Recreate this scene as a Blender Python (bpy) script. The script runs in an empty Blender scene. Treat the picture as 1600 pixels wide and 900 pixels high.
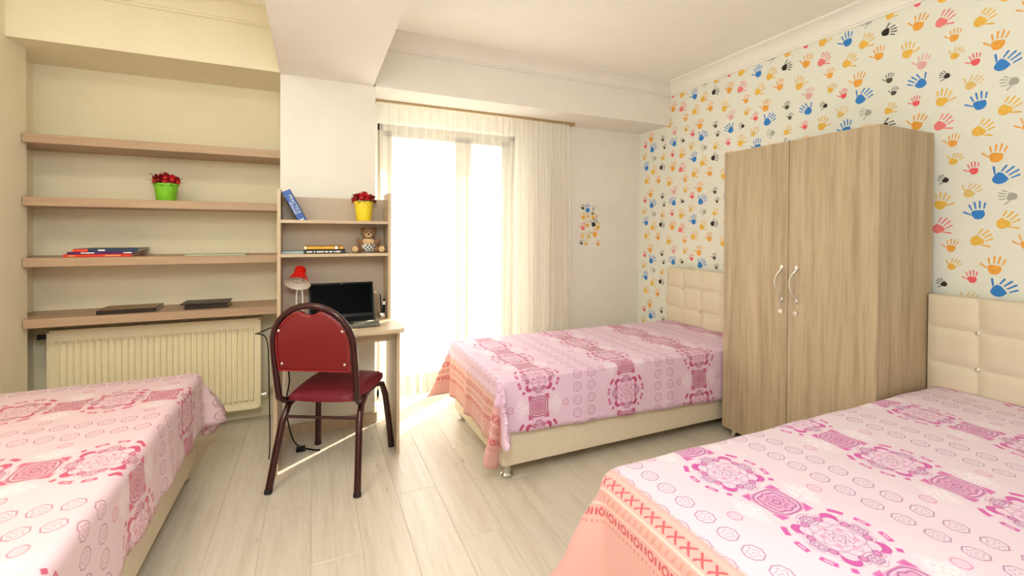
import bpy, bmesh, math, random
from mathutils import Vector, Matrix

random.seed(7)
sc = bpy.context.scene
C = sc.collection
PI = math.pi

# ------------------------------------------------------------------ camera
F_PX, YAW, PITCH, ROLL, CY = 695.9, 0.41652, 0.009142, 0.005667, 369.6
R = Matrix(((0.914508, -0.404529, 0.005667), (0.001484, -0.010653, -0.999942), (0.404566, 0.914463, -0.009141)))
cam = bpy.data.objects.new('camera', bpy.data.cameras.new('camera'))
C.objects.link(cam)
rt, dn, fw = R[0], R[1], R[2]
M = Matrix(((rt[0], -dn[0], -fw[0], 0), (rt[1], -dn[1], -fw[1], 0), (rt[2], -dn[2], -fw[2], 1.3), (0, 0, 0, 1)))
cam.matrix_world = M
cam.data.sensor_fit = 'HORIZONTAL'
cam.data.sensor_width = 36
cam.data.lens = 36 * F_PX / 1600
cam.data.shift_y = -(450 - CY) / 1600
cam.data.clip_start = 0.02
sc.camera = cam

# ------------------------------------------------------------------ light
sc.view_settings.view_transform = 'Standard'
sc.view_settings.look = 'None'
sc.view_settings.exposure = 0.46
sc.view_settings.gamma = 1.0
w = bpy.data.worlds.new('sky'); sc.world = w; w.use_nodes = True
bg = w.node_tree.nodes['Background']
bg.inputs[0].default_value = (1.0, 0.995, 0.975, 1)
bg.inputs[1].default_value = 5.6
sun = bpy.data.objects.new('sun', bpy.data.lights.new('sun', 'SUN')); C.objects.link(sun)
sun.data.energy = 16; sun.data.angle = math.radians(0.6); sun.data.color = (1.0, 0.90, 0.72)
sd = Vector((-0.60, -0.49, -0.60)).normalized()
sun.rotation_euler = sd.to_track_quat('-Z', 'Y').to_euler()

def area(name, loc, target, size, energy, color, sy=None, portal=False):
    l = bpy.data.lights.new(name, 'AREA'); l.energy = energy; l.color = color
    l.shape = 'RECTANGLE' if sy else 'DISK'; l.size = size
    if sy: l.size_y = sy
    if portal: l.cycles.is_portal = True
    o = bpy.data.objects.new(name, l); C.objects.link(o); o.location = loc
    o.rotation_euler = (Vector(target) - Vector(loc)).to_track_quat('-Z', 'Y').to_euler()
    return o
area('window_portal', (1.05, 3.80, 1.1), (1.05, 0, 1.1), 1.3, 1, (1, 1, 1), 2.3, portal=True)
pl = bpy.data.objects.new('ceiling_lamp', bpy.data.lights.new('ceiling_lamp', 'POINT')); C.objects.link(pl)
pl.data.energy = 60; pl.data.shadow_soft_size = 0.30; pl.data.color = (0.93, 0.98, 1.0); pl.location = (-0.05, 0.10, 2.05)  # unseen fill light added to brighten the whole room, no fixture
area('left_fill_light', (-0.95, 1.3, 2.58), (-0.95, 1.3, 0), 0.7, 16, (1.0, 0.93, 0.78))  # second unseen fill, warm, added to lift the niche and left bed
sc.cycles.use_denoising = True
sc.cycles.max_bounces = 9
sc.cycles.diffuse_bounces = 6
sc.cycles.transparent_max_bounces = 12
sc.cycles.sample_clamp_indirect = 8
sc.cycles.caustics_reflective = False
sc.cycles.caustics_refractive = False

# ------------------------------------------------------------------ node helpers
def lin(c):
    return tuple((v / 12.92 if v <= 0.04045 else ((v + 0.055) / 1.055) ** 2.4) for v in (x / 255 for x in c)) + (1,)

class V:
    """a shader socket with arithmetic"""
    def __init__(s, nt, sock): s.nt, s.s = nt, sock
    def op(s, o, *a):
        n = s.nt.nodes.new('ShaderNodeMath'); n.operation = o
        for i, x in enumerate((s,) + a):
            if isinstance(x, V): s.nt.links.new(x.s, n.inputs[i])
            else: n.inputs[i].default_value = x
        return V(s.nt, n.outputs[0])
    def __add__(s, b): return s.op('ADD', b)
    def __sub__(s, b): return s.op('SUBTRACT', b)
    def __mul__(s, b): return s.op('MULTIPLY', b)
    def __truediv__(s, b): return s.op('DIVIDE', b)
    def __neg__(s): return s.op('MULTIPLY', -1.0)
    def abs(s): return s.op('ABSOLUTE')
    def sin(s): return s.op('SINE')
    def cos(s): return s.op('COSINE')
    def floor(s): return s.op('FLOOR')
    def mod(s, m): return s.op('FLOORED_MODULO', m)
    def min(s, b): return s.op('MINIMUM', b)
    def max(s, b): return s.op('MAXIMUM', b)
    def pow(s, b): return s.op('POWER', b)
    def wrap(s, p): return (s + p / 2).mod(p) - p / 2
    def below(s, t, e):            # 1 where s < t, soft edge e
        n = s.nt.nodes.new('ShaderNodeMapRange'); n.interpolation_type = 'SMOOTHSTEP'
        s.nt.links.new(s.s, n.inputs[0])
        n.inputs[1].default_value = t - e; n.inputs[2].default_value = t + e
        n.inputs[3].default_value = 1; n.inputs[4].default_value = 0
        return V(s.nt, n.outputs[0])
    def above(s, t, e): return s.below(t, e).op('SUBTRACT', 0.0) * -1.0 + 1.0
    def line(s, c, wd, e): return (s - c).abs().below(wd, e)

def hyp(a, b): return (a * a + b * b).op('SQRT')

def new_mat(name):
    m = bpy.data.materials.new(name); m.use_nodes = True
    nt = m.node_tree
    return m, nt, nt.nodes['Principled BSDF']

def mixc(nt, f, a, b):
    n = nt.nodes.new('ShaderNodeMix'); n.data_type = 'RGBA'
    if isinstance(f, V): nt.links.new(f.s, n.inputs[0])
    elif hasattr(f, 'links'): nt.links.new(f, n.inputs[0])
    else: n.inputs[0].default_value = f
    for i, x in ((6, a), (7, b)):
        if hasattr(x, 'links'): nt.links.new(x, n.inputs[i])
        else: n.inputs[i].default_value = x
    return n.outputs[2]

def texco(nt, kind='Object', scale=None, rnd=False):
    t = nt.nodes.new('ShaderNodeTexCoord'); s = t.outputs[kind]
    if rnd:
        oi = nt.nodes.new('ShaderNodeObjectInfo')
        va = nt.nodes.new('ShaderNodeVectorMath'); va.operation = 'ADD'
        mu = nt.nodes.new('ShaderNodeVectorMath'); mu.operation = 'SCALE'
        mu.inputs[0].default_value = (13.7, 41.3, 7.1); nt.links.new(oi.outputs['Random'], mu.inputs['Scale'])
        nt.links.new(s, va.inputs[0]); nt.links.new(mu.outputs[0], va.inputs[1]); s = va.outputs[0]
    if scale:
        mp = nt.nodes.new('ShaderNodeMapping'); mp.inputs['Scale'].default_value = scale
        nt.links.new(s, mp.inputs[0]); s = mp.outputs[0]
    return s

def noise(nt, vec, scale, detail=3, rough=0.5):
    n = nt.nodes.new('ShaderNodeTexNoise'); n.inputs['Scale'].default_value = scale
    n.inputs['Detail'].default_value = detail; n.inputs['Roughness'].default_value = rough
    nt.links.new(vec, n.inputs['Vector']); return n.outputs[0]

def ramp(nt, fac, stops):
    n = nt.nodes.new('ShaderNodeValToRGB'); nt.links.new(fac, n.inputs[0])
    e = n.color_ramp.elements
    e[0].position, e[0].color = stops[0]; e[1].position, e[1].color = stops[-1]
    for p, c in stops[1:-1]:
        x = e.new(p); x.color = c
    return n.outputs[0]

def bump(nt, p, h, strength, dist=0.002):
    b = nt.nodes.new('ShaderNodeBump'); b.inputs['Strength'].default_value = strength
    b.inputs['Distance'].default_value = dist
    nt.links.new(h, b.inputs['Height']); nt.links.new(b.outputs[0], p.inputs['Normal'])

def plain(name, rgb, rough=0.5, metal=0.0, var=0.05, nscale=30, bmp=0.0, spec=0.5, coat=0.0):
    m, nt, p = new_mat(name)
    c = lin(rgb); d = tuple(x * (1 - var * 2) for x in c[:3]) + (1,)
    nz = noise(nt, texco(nt), nscale)
    nt.links.new(ramp(nt, nz, [(0.35, d), (0.65, c)]), p.inputs['Base Color'])
    p.inputs['Roughness'].default_value = rough; p.inputs['Metallic'].default_value = metal
    p.inputs['Specular IOR Level'].default_value = spec
    p.inputs['Coat Weight'].default_value = coat
    if bmp: bump(nt, p, nz, bmp)
    return m

def wood(name, dark, light, scale, rough=0.45, fine=1.0, rnd=True, knots=False):
    m, nt, p = new_mat(name)
    v = texco(nt, 'Object', scale, rnd)
    a = noise(nt, v, 1.0, 5, 0.6)
    v2 = texco(nt, 'Object', tuple(s * 4 for s in scale), rnd)
    b = noise(nt, v2, 1.0, 4, 0.6)
    col = mixc(nt, 0.4 * fine, ramp(nt, a, [(0.32, lin(dark)), (0.5, lin(tuple((d * .4 + l * .6) for d, l in zip(dark, light)))), (0.7, lin(light))]),
               ramp(nt, b, [(0.35, lin(dark)), (0.65, lin(light))]))
    if knots:
        vk = texco(nt, 'Object', (9, 3.2, 9), rnd)
        vo = nt.nodes.new('ShaderNodeTexVoronoi'); vo.inputs['Scale'].default_value = 1.0
        nt.links.new(vk, vo.inputs['Vector'])
        k = V(nt, vo.outputs['Distance']).below(0.075, 0.06) * V(nt, noise(nt, vk, 1.3)).above(0.55, 0.05)
        col = mixc(nt, k * 0.55, col, lin(tuple(x * 0.62 for x in dark)))
    nt.links.new(col, p.inputs['Base Color'])
    p.inputs['Roughness'].default_value = rough
    bump(nt, p, b, 0.08, 0.001)
    return m

# ------------------------------------------------------------------ materials
M_WALL = plain('wall_paint', (240, 237, 229), 0.85, var=0.015, nscale=6, spec=0.2)
M_WALLW = plain('wall_paint_cream', (238, 230, 203), 0.85, var=0.015, nscale=6, spec=0.2)
M_CEIL = plain('ceiling_paint', (246, 244, 237), 0.9, var=0.01, nscale=5, spec=0.2)
M_PLANK = wood('laminate_plank', (199, 188, 170), (217, 209, 194), (26, 1.6, 26), 0.30, 0.7, True, True)
M_GROOVE = plain('floor_groove', (168, 154, 134), 0.8)
M_OAK = wood('sonoma_oak', (158, 138, 110), (196, 178, 148), (14, 14, 0.8), 0.5, 0.7, True)
M_DESK = wood('desk_laminate', (190, 168, 138), (216, 197, 168), (1.2, 18, 18), 0.4, 0.5)
M_DESKV = wood('desk_laminate_upright', (186, 164, 136), (211, 191, 162), (18, 18, 1.2), 0.4, 0.5)
M_SHELF = wood('taupe_shelf_laminate', (166, 138, 112), (188, 161, 133), (1.4, 16, 16), 0.5, 0.4)
M_LEATHER = plain('cream_leatherette', (226, 215, 191), 0.42, var=0.03, nscale=60, bmp=0.1)
M_CHROME = plain('chrome', (215, 212, 205), 0.16, 1.0, var=0.02)
M_SILVER = plain('brushed_silver', (225, 222, 215), 0.28, 1.0, var=0.03)
M_CRYSTAL = plain('crystal_button', (235, 228, 215), 0.08, 0.6, var=0.1)
M_RAD = plain('radiator_enamel', (240, 229, 196), 0.35, var=0.02)
M_MAROON = plain('maroon_metal', (58, 14, 15), 0.28, 0.35, var=0.1, coat=0.4)
M_REDVINYL = plain('red_vinyl', (122, 20, 25), 0.38, var=0.05, nscale=80, bmp=0.08)
M_REDSEAT = plain('crimson_seat_fabric', (116, 15, 36), 0.6, var=0.08, nscale=150, bmp=0.15)
M_REDTRIM = plain('red_piping', (158, 42, 42), 0.5)
M_BLACK = plain('black_plastic', (12, 12, 15), 0.4, var=0.1, spec=0.25)
M_SCREEN = plain('dark_screen', (3, 4, 7), 0.35, var=0.1, spec=0.03)
M_LAPTOP = plain('laptop_grey', (112, 114, 104), 0.4, 0.3)
M_KEYS = plain('laptop_keys', (20, 22, 26), 0.45)
M_WHITE = plain('white_plastic', (240, 238, 230), 0.4, var=0.02)
M_LAMPRED = plain('red_lamp_enamel', (214, 30, 22), 0.3, var=0.04)
M_LAMPIN = plain('lamp_inner_white', (236, 226, 212), 0.4, var=0.02)
M_FRAME = plain('window_frame_white', (168, 158, 138), 0.4, var=0.02)
M_RAIL = plain('curtain_track', (178, 152, 110), 0.5)
M_GREENPOT = plain('lime_pot', (128, 206, 44), 0.35, var=0.05)
M_YELLOWPOT = plain('yellow_pot', (246, 222, 52), 0.4, var=0.04)
M_PETAL = plain('red_petal', (206, 30, 36), 0.55, var=0.18, nscale=60)
M_PETALD = plain('dark_red_petal', (150, 18, 30), 0.55, var=0.2, nscale=60)
M_LEAF = plain('leaf_green', (62, 104, 40), 0.5, var=0.2)
M_TWIG = plain('dry_twig', (168, 128, 84), 0.7, var=0.15)
M_SOIL = plain('potting_moss', (96, 84, 40), 0.9, var=0.3, nscale=120)
M_PAGES = plain('book_pages', (232, 226, 208), 0.8, var=0.1, nscale=200)
M_BLUEBK = plain('blue_book_cover', (36, 88, 178), 0.4)
M_BLUE2 = plain('dark_blue_cover', (40, 66, 104), 0.45)
M_PURPLE = plain('purple_cover', (98, 34, 118), 0.45)
M_ORANGEBK = plain('red_orange_cover', (238, 66, 40), 0.4)
M_GOLDBK = plain('golden_book_cover', (226, 172, 56), 0.45)
M_BLACKBK = plain('black_book_cover', (40, 36, 36), 0.45)
M_BROWNBK = plain('dark_brown_leather', (40, 25, 19), 0.4, var=0.15, bmp=0.1)
M_TANBK = plain('tan_leather', (140, 104, 62), 0.4, var=0.15)
M_PALEGRN = plain('pale_green_card', (196, 214, 184), 0.5)
M_PALEBLUE = plain('pale_blue_card', (176, 200, 208), 0.5)
M_FUR = plain('brown_fur', (156, 116, 84), 0.95, var=0.25, nscale=160, bmp=0.6)
M_FURD = plain('dark_brown_fur', (120, 84, 52), 0.95, var=0.25, nscale=160, bmp=0.6)
M_FURL = plain('cream_fur', (226, 194, 148), 0.95, var=0.15, nscale=160, bmp=0.5)
M_RUBBER = plain('dark_rubber', (28, 20, 18), 0.7)
M_BALUST = plain('balcony_concrete', (220, 214, 200), 0.8)

def glass_mat():
    m, nt, p = new_mat('clear_glass'); nt.nodes.remove(p)
    t = nt.nodes.new('ShaderNodeBsdfTransparent'); t.inputs[0].default_value = (0.97, 0.98, 0.97, 1)
    g = nt.nodes.new('ShaderNodeBsdfGlossy'); g.inputs['Roughness'].default_value = 0.02
    mx = nt.nodes.new('ShaderNodeMixShader'); mx.inputs[0].default_value = 0.05
    nt.links.new(t.outputs[0], mx.inputs[1]); nt.links.new(g.outputs[0], mx.inputs[2])
    nt.links.new(mx.outputs[0], nt.nodes['Material Output'].inputs[0]); return m
M_GLASS = glass_mat()

def sheer_mat():
    m, nt, p = new_mat('sheer_curtain'); nt.nodes.remove(p)
    col = lin((250, 246, 236))
    d = nt.nodes.new('ShaderNodeBsdfDiffuse'); d.inputs[0].default_value = col
    tl = nt.nodes.new('ShaderNodeBsdfTranslucent'); tl.inputs[0].default_value = col
    tr = nt.nodes.new('ShaderNodeBsdfTransparent')
    m1 = nt.nodes.new('ShaderNodeMixShader'); m1.inputs[0].default_value = 0.14
    nt.links.new(d.outputs[0], m1.inputs[1]); nt.links.new(tl.outputs[0], m1.inputs[2])
    nz = noise(nt, texco(nt, 'Object', (60, 60, 0.6)), 1.0, 2)
    f = V(nt, nz) * 0.40 + 0.28
    m2 = nt.nodes.new('ShaderNodeMixShader'); nt.links.new(f.s, m2.inputs[0])
    nt.links.new(m1.outputs[0], m2.inputs[1]); nt.links.new(tr.outputs[0], m2.inputs[2])
    nt.links.new(m2.outputs[0], nt.nodes['Material Output'].inputs[0]); return m
M_SHEER = sheer_mat()

def checker_mat():
    m, nt, p = new_mat('checked_cloth')
    c = nt.nodes.new('ShaderNodeTexChecker'); c.inputs['Scale'].default_value = 95
    c.inputs[1].default_value = lin((235, 235, 230)); c.inputs[2].default_value = lin((24, 24, 28))
    nt.links.new(texco(nt), c.inputs[0]); nt.links.new(c.outputs[0], p.inputs['Base Color'])
    p.inputs['Roughness'].default_value = 0.9; return m
M_CHECK = checker_mat()

def bedspread_mat(name, base, ink, dark, pale, ub0=0.775):
    """printed cotton: medallion columns every 57 cm, pairs of small rings between, woven peach border at the foot. UV is in metres."""
    m, nt, p = new_mat(name)
    uvn = nt.nodes.new('ShaderNodeUVMap'); uvn.uv_map = 'UVMap'
    sp = nt.nodes.new('ShaderNodeSeparateXYZ'); nt.links.new(uvn.outputs[0], sp.inputs[0])
    u, v = V(nt, sp.outputs[0]), V(nt, sp.outputs[1])
    P, Q, U0 = 0.573, 0.33, 1.093
    e = 0.0013
    uc = (u - U0).wrap(P)
    idx = ((u - U0 + P / 2) / P).floor()
    par = idx.mod(2.0)
    vv = v + par * (Q / 2)
    vm = vv.wrap(Q); vr = (vv - Q / 2).wrap(Q)
    # medallion
    r = hyp(uc, vm)
    th = vm.op('ARCTAN2', uc)
    c8, c4, c16 = (th * 8).cos(), (th * 4).cos(), (th * 16).cos()
    inside = (r - c8 * 0.004).below(0.100, e)
    L = []
    L.append((r - c8 * 0.003).line(0.030, 0.0016, e) * 0.7)
    L.append((r - c16 * 0.004).line(0.086, 0.0016, e) * 0.6)
    L.append((r - (th * 5).cos() * 0.004).line(0.009, 0.0018, e))
    L.append((r - (th * 6).cos() * 0.004).line(0.018, 0.0019, e))
    L.append((r - c8 * 0.005).line(0.046, 0.0016, e) * 0.7)
    L.append((r + c8 * 0.004).line(0.060, 0.0019, e) * 0.8)
    L.append((r - c16 * 0.003).line(0.100, 0.0014, e) * 0.7)
    # four loops on the axes and small scrolls between
    ax, ay = uc.abs(), vm.abs()
    hi, lo = ax.max(ay), ax.min(ay)
    lr = hyp(hi - 0.079, lo - 0.006)
    L.append(lr.line(0.013, 0.0024, e)); L.append(lr.line(0.006, 0.0020, e))
    sw = hyp(hi - 0.068, lo - 0.026)
    L.append(sw.line(0.009, 0.0022, e) * 0.9)
    dk = L[0]
    for x in L[1:]: dk = dk.max(x)
    dk = dk * inside
    # crescent leaves on the diagonals
    dg = hyp(ax - 0.058, ay - 0.060)
    dg2 = hyp(ax - 0.044, ay - 0.047)
    cres = dg.below(0.021, e) * dg2.above(0.020, e)
    # outer sprays at the sides
    spray = r.line(0.122, 0.0075, e) * (th * 13.0).sin().above(-0.35, 0.25) * (ax - ay).above(-0.005, 0.004)
    sprayhole = (r.line(0.122, 0.003, e)) * (th * 13.0).sin().above(0.55, 0.2) * (ax - ay).above(0.055, 0.004)
    spray = spray * (sprayhole * -0.8 + 1.0)
    # square motif
    ux, uy = uc.abs(), vr.abs()
    dsq = (ux.pow(3.0) + uy.pow(3.0)).pow(1 / 3.0)
    rr = hyp(uc, vr); tr = vr.op('ARCTAN2', uc)
    box = ux.max(uy * 1.03).below(0.058, e)
    sqfill = box * 0.5
    sqline = (dsq.line(0.052, 0.002, e)).max((dsq - (tr * 8).cos() * 0.003).line(0.040, 0.0022, e)).max((rr - (tr * 8).cos() * 0.004).line(0.024, 0.002, e)).max(rr.line(0.010, 0.0025, e)) * box
    corner = (ux + uy).above(0.094, e) * ux.max(uy).below(0.063, e)
    petals = (((r - 0.073).abs() - (c8 * -1.0).max(0.0) * 0.010).below(0.0, 0.0012) * 0.7).max(((r - 0.038).abs() - ((th * 6).cos() * -1.0).max(0.0) * 0.007).below(0.0, 0.0012) * 0.45) * inside
    sqwhite = dsq.line(0.046, 0.0018, e) * box
    # small rings in pairs
    ud = ((u - U0 - P / 2).wrap(P).abs() - 0.046)
    vd = (v + 0.02).wrap(0.0715)
    rd = hyp(ud, vd); td = vd.op('ARCTAN2', ud)
    ring = ((rd - (td * 8).cos() * 0.0009).line(0.0245, 0.0017, e)).max(((rd - (td * 5).cos() * 0.003).line(0.013, 0.0012, e)) * 0.8).max(rd.below(0.003, e) * 0.6)
    # pale rings and white lozenges beside the square motif
    rp = hyp(ux - 0.165, vr)
    pr = (rp.below(0.019, e) * 0.13).max(rp.line(0.018, 0.0018, e) * 0.6)
    loz = (ux - 0.105).abs() / 0.042 + vr.abs() / 0.060
    lozm = loz.below(1.0, 0.35)
    wn = V(nt, noise(nt, uvn.outputs[0], 90, 3, 0.7))
    lozw = lozm * wn.above(0.48, 0.08) * 0.5
    blush = V(nt, noise(nt, uvn.outputs[0], 4.0, 2)).above(0.5, 0.2) * 0.12
    ground = (u - ub0).above(0.0, 0.012)
    col = mixc(nt, blush, lin(base), lin(pale))
    col = mixc(nt, lozw, col, lin((246, 244, 246)))
    col = mixc(nt, inside * 0.5, col, lin(pale))
    col = mixc(nt, pr, col, lin(ink))
    col = mixc(nt, sqfill, col, lin(ink))
    col = mixc(nt, sqwhite * 0.5, col, lin((246, 228, 238)))
    col = mixc(nt, sqline * 0.75, col, lin(dark))
    inkm = cres.max(spray).max(corner * 0.85).max(petals)
    col = mixc(nt, inkm * 0.9, col, lin(ink))
    col = mixc(nt, dk.max(ring) * 0.72, col, lin(dark))
    # woven border at the foot
    ub = (u * -1.0) + ub0
    peach = mixc(nt, V(nt, noise(nt, uvn.outputs[0], 260, 2)).above(0.5, 0.15) * 0.25, lin((216, 162, 156)), lin((232, 192, 184)))
    vx = v.wrap(0.042)
    x1 = ub - 0.050
    cross = (x1.abs() - vx.abs()).abs().below(0.0042, 0.0015) * x1.abs().below(0.016, 0.001) * vx.abs().below(0.016, 0.001)
    vy = v.wrap(0.024)
    dash = (ub - 0.095).abs().below(0.011, 0.001) * (vy - (ub - 0.095) * 0.5).abs().below(0.0045, 0.0015)
    vz = v.wrap(0.056); x3 = ub - 0.140
    flower = hyp(vz, x3).line(0.010, 0.003, 0.001).max((vz.abs() - 0.020).abs().below(0.004, 0.001) * x3.abs().below(0.010, 0.001)).max((x3 - 0.028).abs().below(0.004, 0.001) * v.wrap(0.016).abs().below(0.003, 0.001) * 0.6)
    stripe = (ub - 0.075).abs().below(0.003, 0.001).max((ub - 0.116).abs().below(0.003, 0.001)).max((ub - 0.022).abs().below(0.010, 0.008) * 0.5)
    bcol = mixc(nt, stripe * 0.5, peach, lin((248, 220, 210)))
    bcol = mixc(nt, dash * 0.6, bcol, lin((200, 140, 122)))
    bcol = mixc(nt, cross.max(flower) * 0.85, bcol, lin((196, 60, 74)))
    edge = v.wrap(2.0)
    col = mixc(nt, ground, bcol, col)
    nt.links.new(col, p.inputs['Base Color'])
    p.inputs['Roughness'].default_value = 0.62
    p.inputs['Specular IOR Level'].default_value = 0.4
    p.inputs['Sheen Weight'].default_value = 0.15
    bump(nt, p, noise(nt, uvn.outputs[0], 16, 3), 0.25, 0.004)
    return m
M_SPREAD1 = bedspread_mat('bedspread_lit_left', (229, 201, 211), (204, 54, 100), (156, 66, 100), (240, 198, 212), 0.55)  # one print; the per-bed tints have the colour of the light mixed in
M_SPREAD2 = bedspread_mat('bedspread_lit_middle', (229, 199, 224), (186, 38, 102), (140, 50, 98), (236, 188, 218))
M_SPREAD3 = bedspread_mat('bedspread_lit_right', (227, 209, 223), (206, 52, 162), (150, 66, 140), (236, 200, 224))

# ------------------------------------------------------------------ mesh helpers
def box(bm, x0, x1, y0, y1, z0, z1, bev=0.0):
    r = bmesh.ops.create_cube(bm, size=1.0)
    for v in r['verts']:
        v.co = Vector(((x0 + x1) / 2 + v.co.x * (x1 - x0), (y0 + y1) / 2 + v.co.y * (y1 - y0), (z0 + z1) / 2 + v.co.z * (z1 - z0)))
    if bev:
        es = list({e for v in r['verts'] for e in v.link_edges})
        bmesh.ops.bevel(bm, geom=es, offset=bev, segments=2, affect='EDGES', profile=0.7)

def tube(bm, pts, r, seg=10, closed=False, flat=1.0, side=None):
    pts = [Vector(p) for p in pts]; n = len(pts); rings = []
    up = None
    for i in range(n):
        a = pts[i - 1] if (i > 0 or closed) else pts[0]
        b = pts[(i + 1) % n] if (i < n - 1 or closed) else pts[-1]
        t = (b - a).normalized()
        if side is not None:
            nx = Vector(side); nx = (nx - t * nx.dot(t)).normalized()
        elif up is None:
            nx = t.orthogonal().normalized()
        else:
            nx = (up - t * up.dot(t)).normalized()
        up = nx; ny = t.cross(nx)
        rad = r[i] if isinstance(r, (list, tuple)) else r
        rings.append([bm.verts.new(pts[i] + nx * math.cos(k * 2 * PI / seg) * rad + ny * math.sin(k * 2 * PI / seg) * rad * flat) for k in range(seg)])
    m = n if closed else n - 1
    for i in range(m):
        A, B = rings[i], rings[(i + 1) % n]
        for k in range(seg): bm.faces.new((A[k], A[(k + 1) % seg], B[(k + 1) % seg], B[k]))
    if not closed:
        bm.faces.new(list(reversed(rings[0]))); bm.faces.new(rings[-1])

def smooth_path(pts, k=5):
    P = [Vector(p) for p in pts]; P = [P[0]] + P + [P[-1]]; o = []
    for i in range(1, len(P) - 2):
        a, b, c, d = P[i - 1:i + 3]
        for j in range(k):
            t = j / k
            o.append(.5 * (2 * b + (c - a) * t + (2 * a - 5 * b + 4 * c - d) * t * t + (3 * b - a - 3 * c + d) * t ** 3))
    return o + [P[-2]]

def lathe(bm, prof, seg=24, c=(0, 0, 0), mat=None):
    c = Vector(c); rings = []
    for r, z in prof:
        if r < 1e-5: rings.append([bm.verts.new(c + Vector((0, 0, z)))])
        else: rings.append([bm.verts.new(c + Vector((r * math.cos(k * 2 * PI / seg), r * math.sin(k * 2 * PI / seg), z))) for k in range(seg)])
    fs = []
    for A, B in zip(rings, rings[1:]):
        for k in range(seg):
            a0, a1 = A[k % len(A)], A[(k + 1) % len(A)]
            b0, b1 = B[k % len(B)], B[(k + 1) % len(B)]
            q = []
            for x in (a0, a1, b1, b0):
                if x not in q: q.append(x)
            if len(q) >= 3: fs.append(bm.faces.new(q))
    return fs

def ball(bm, c, r, u=14, v=10, mtx=None):
    res = bmesh.ops.create_uvsphere(bm, u_segments=u, v_segments=v, radius=1.0)
    for x in res['verts']:
        p = Vector((x.co.x * r[0], x.co.y * r[1], x.co.z * r[2]))
        if mtx: p = mtx @ p
        x.co = p + Vector(c)

def prism(bm, pts, axis, d0, d1):
    """extrude a 2D outline along an axis ('x': pts are (y,z); 'y': (x,z); 'z': (x,y))"""
    def mk(p, d): return {'x': (d, p[0], p[1]), 'y': (p[0], d, p[1]), 'z': (p[0], p[1], d)}[axis]
    a = [bm.verts.new(mk(p, d0)) for p in pts]; b = [bm.verts.new(mk(p, d1)) for p in pts]
    bm.faces.new(a); bm.faces.new(list(reversed(b)))
    for i in range(len(pts)):
        j = (i + 1) % len(pts); bm.faces.new((a[i], b[i], b[j], a[j]))

def mk(name, bm, mats, parent=None, smooth=False, world=True, loc=None):
    """link a bmesh as one object; with world=True the mesh is in world space and is moved into its parent's frame"""
    if not isinstance(mats, (list, tuple)): mats = [mats]
    if parent is not None and world:
        off = Vector((0, 0, 0)); q = parent
        while q is not None: off += q.location; q = q.parent
        bmesh.ops.translate(bm, verts=bm.verts, vec=-off)
    bmesh.ops.recalc_face_normals(bm, faces=bm.faces)
    me = bpy.data.meshes.new(name); bm.to_mesh(me); bm.free()
    for m in mats: me.materials.append(m)
    if smooth:
        for f in me.polygons: f.use_smooth = True
        try: me.set_sharp_from_angle(angle=math.radians(smooth if smooth is not True else 50))
        except Exception: pass
    o = bpy.data.objects.new(name, me); C.objects.link(o)
    if parent is not None: o.parent = parent
    if loc: o.location = loc
    return o

def bx(name, dims, m, parent=None, bev=0.0, **k):
    bm = bmesh.new(); box(bm, *dims, bev=bev); return mk(name, bm, m, parent, smooth=bool(bev) and 35, **k)

def thing(name, label, cat, loc=(0, 0, 0), rz=0, group=None):
    o = bpy.data.objects.new(name, None); C.objects.link(o); o.location = loc; o.rotation_euler = (0, 0, rz)
    o.empty_display_size = 0.1
    return tag(o, label, cat, group)

def tag(o, label, cat, group=None):
    o['label'] = label; o['category'] = cat
    if group: o['group'] = group
    return o

def struct(o, label=None):
    o['kind'] = 'structure'
    if label: o['label'] = label
    return o

# ------------------------------------------------------------------ room shell
XW, XH, YB, YW, ZC = -1.75, 2.97, -1.5, 3.57, 2.65
ZB = 2.285
fl = struct(bx('floor', (XW - .1, XH + .1, YB - .1, YW + .25, -0.08, -0.002), M_GROOVE), 'pale grey-beige laminate floor of narrow planks')
PW, PL = 0.193, 1.22
pm = {}
def plank(x0, x1, y0, y1):
    key = (round(x1 - x0, 4), round(y1 - y0, 4))
    if key not in pm:
        bm = bmesh.new(); g = 0.0004
        box(bm, g, x1 - x0 - g, g, y1 - y0 - g, -0.010, 0.0)
        for e_ in [e for e in bm.edges if all(v.co.z > -1e-6 for v in e.verts)]: pass
        es = [e for e in bm.edges if all(v.co.z > -1e-6 for v in e.verts)]
        bmesh.ops.bevel(bm, geom=es, offset=0.0009, segments=1, affect='EDGES')
        o = mk('plank', bm, M_PLANK, fl, world=False); pm[key] = o.data
    else:
        o = bpy.data.objects.new('plank', pm[key]); C.objects.link(o); o.parent = fl
    o.location = (x0, y0, 0.0)
x = XW; row = 0
while x < XH - 0.01:
    x1 = min(x + PW, XH)
    y = YB - ((row * 0.437) % PL)
    while y < YW:
        a, b = max(y, YB), min(y + PL, YW)
        if b - a > 0.02: plank(x, x1, a, b)
        y += PL
    x = x1; row += 1

struct(bx('ceiling', (XW - .1, XH + .1, YB - .1, YW + .2, ZC, ZC + .1), M_CEIL))
struct(bx('wall_right', (XH, XH + .15, YB - .1, YW + .2, 0, ZC), M_WALL), 'wall behind the headboards, papered with coloured handprints')
struct(bx('wall_left', (XW - .15, XW, YB - .1, YW + .2, 0, ZC), M_WALLW))
struct(bx('wall_back', (XW, XH, YB - .15, YB, 0, ZC), M_WALL))
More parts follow.
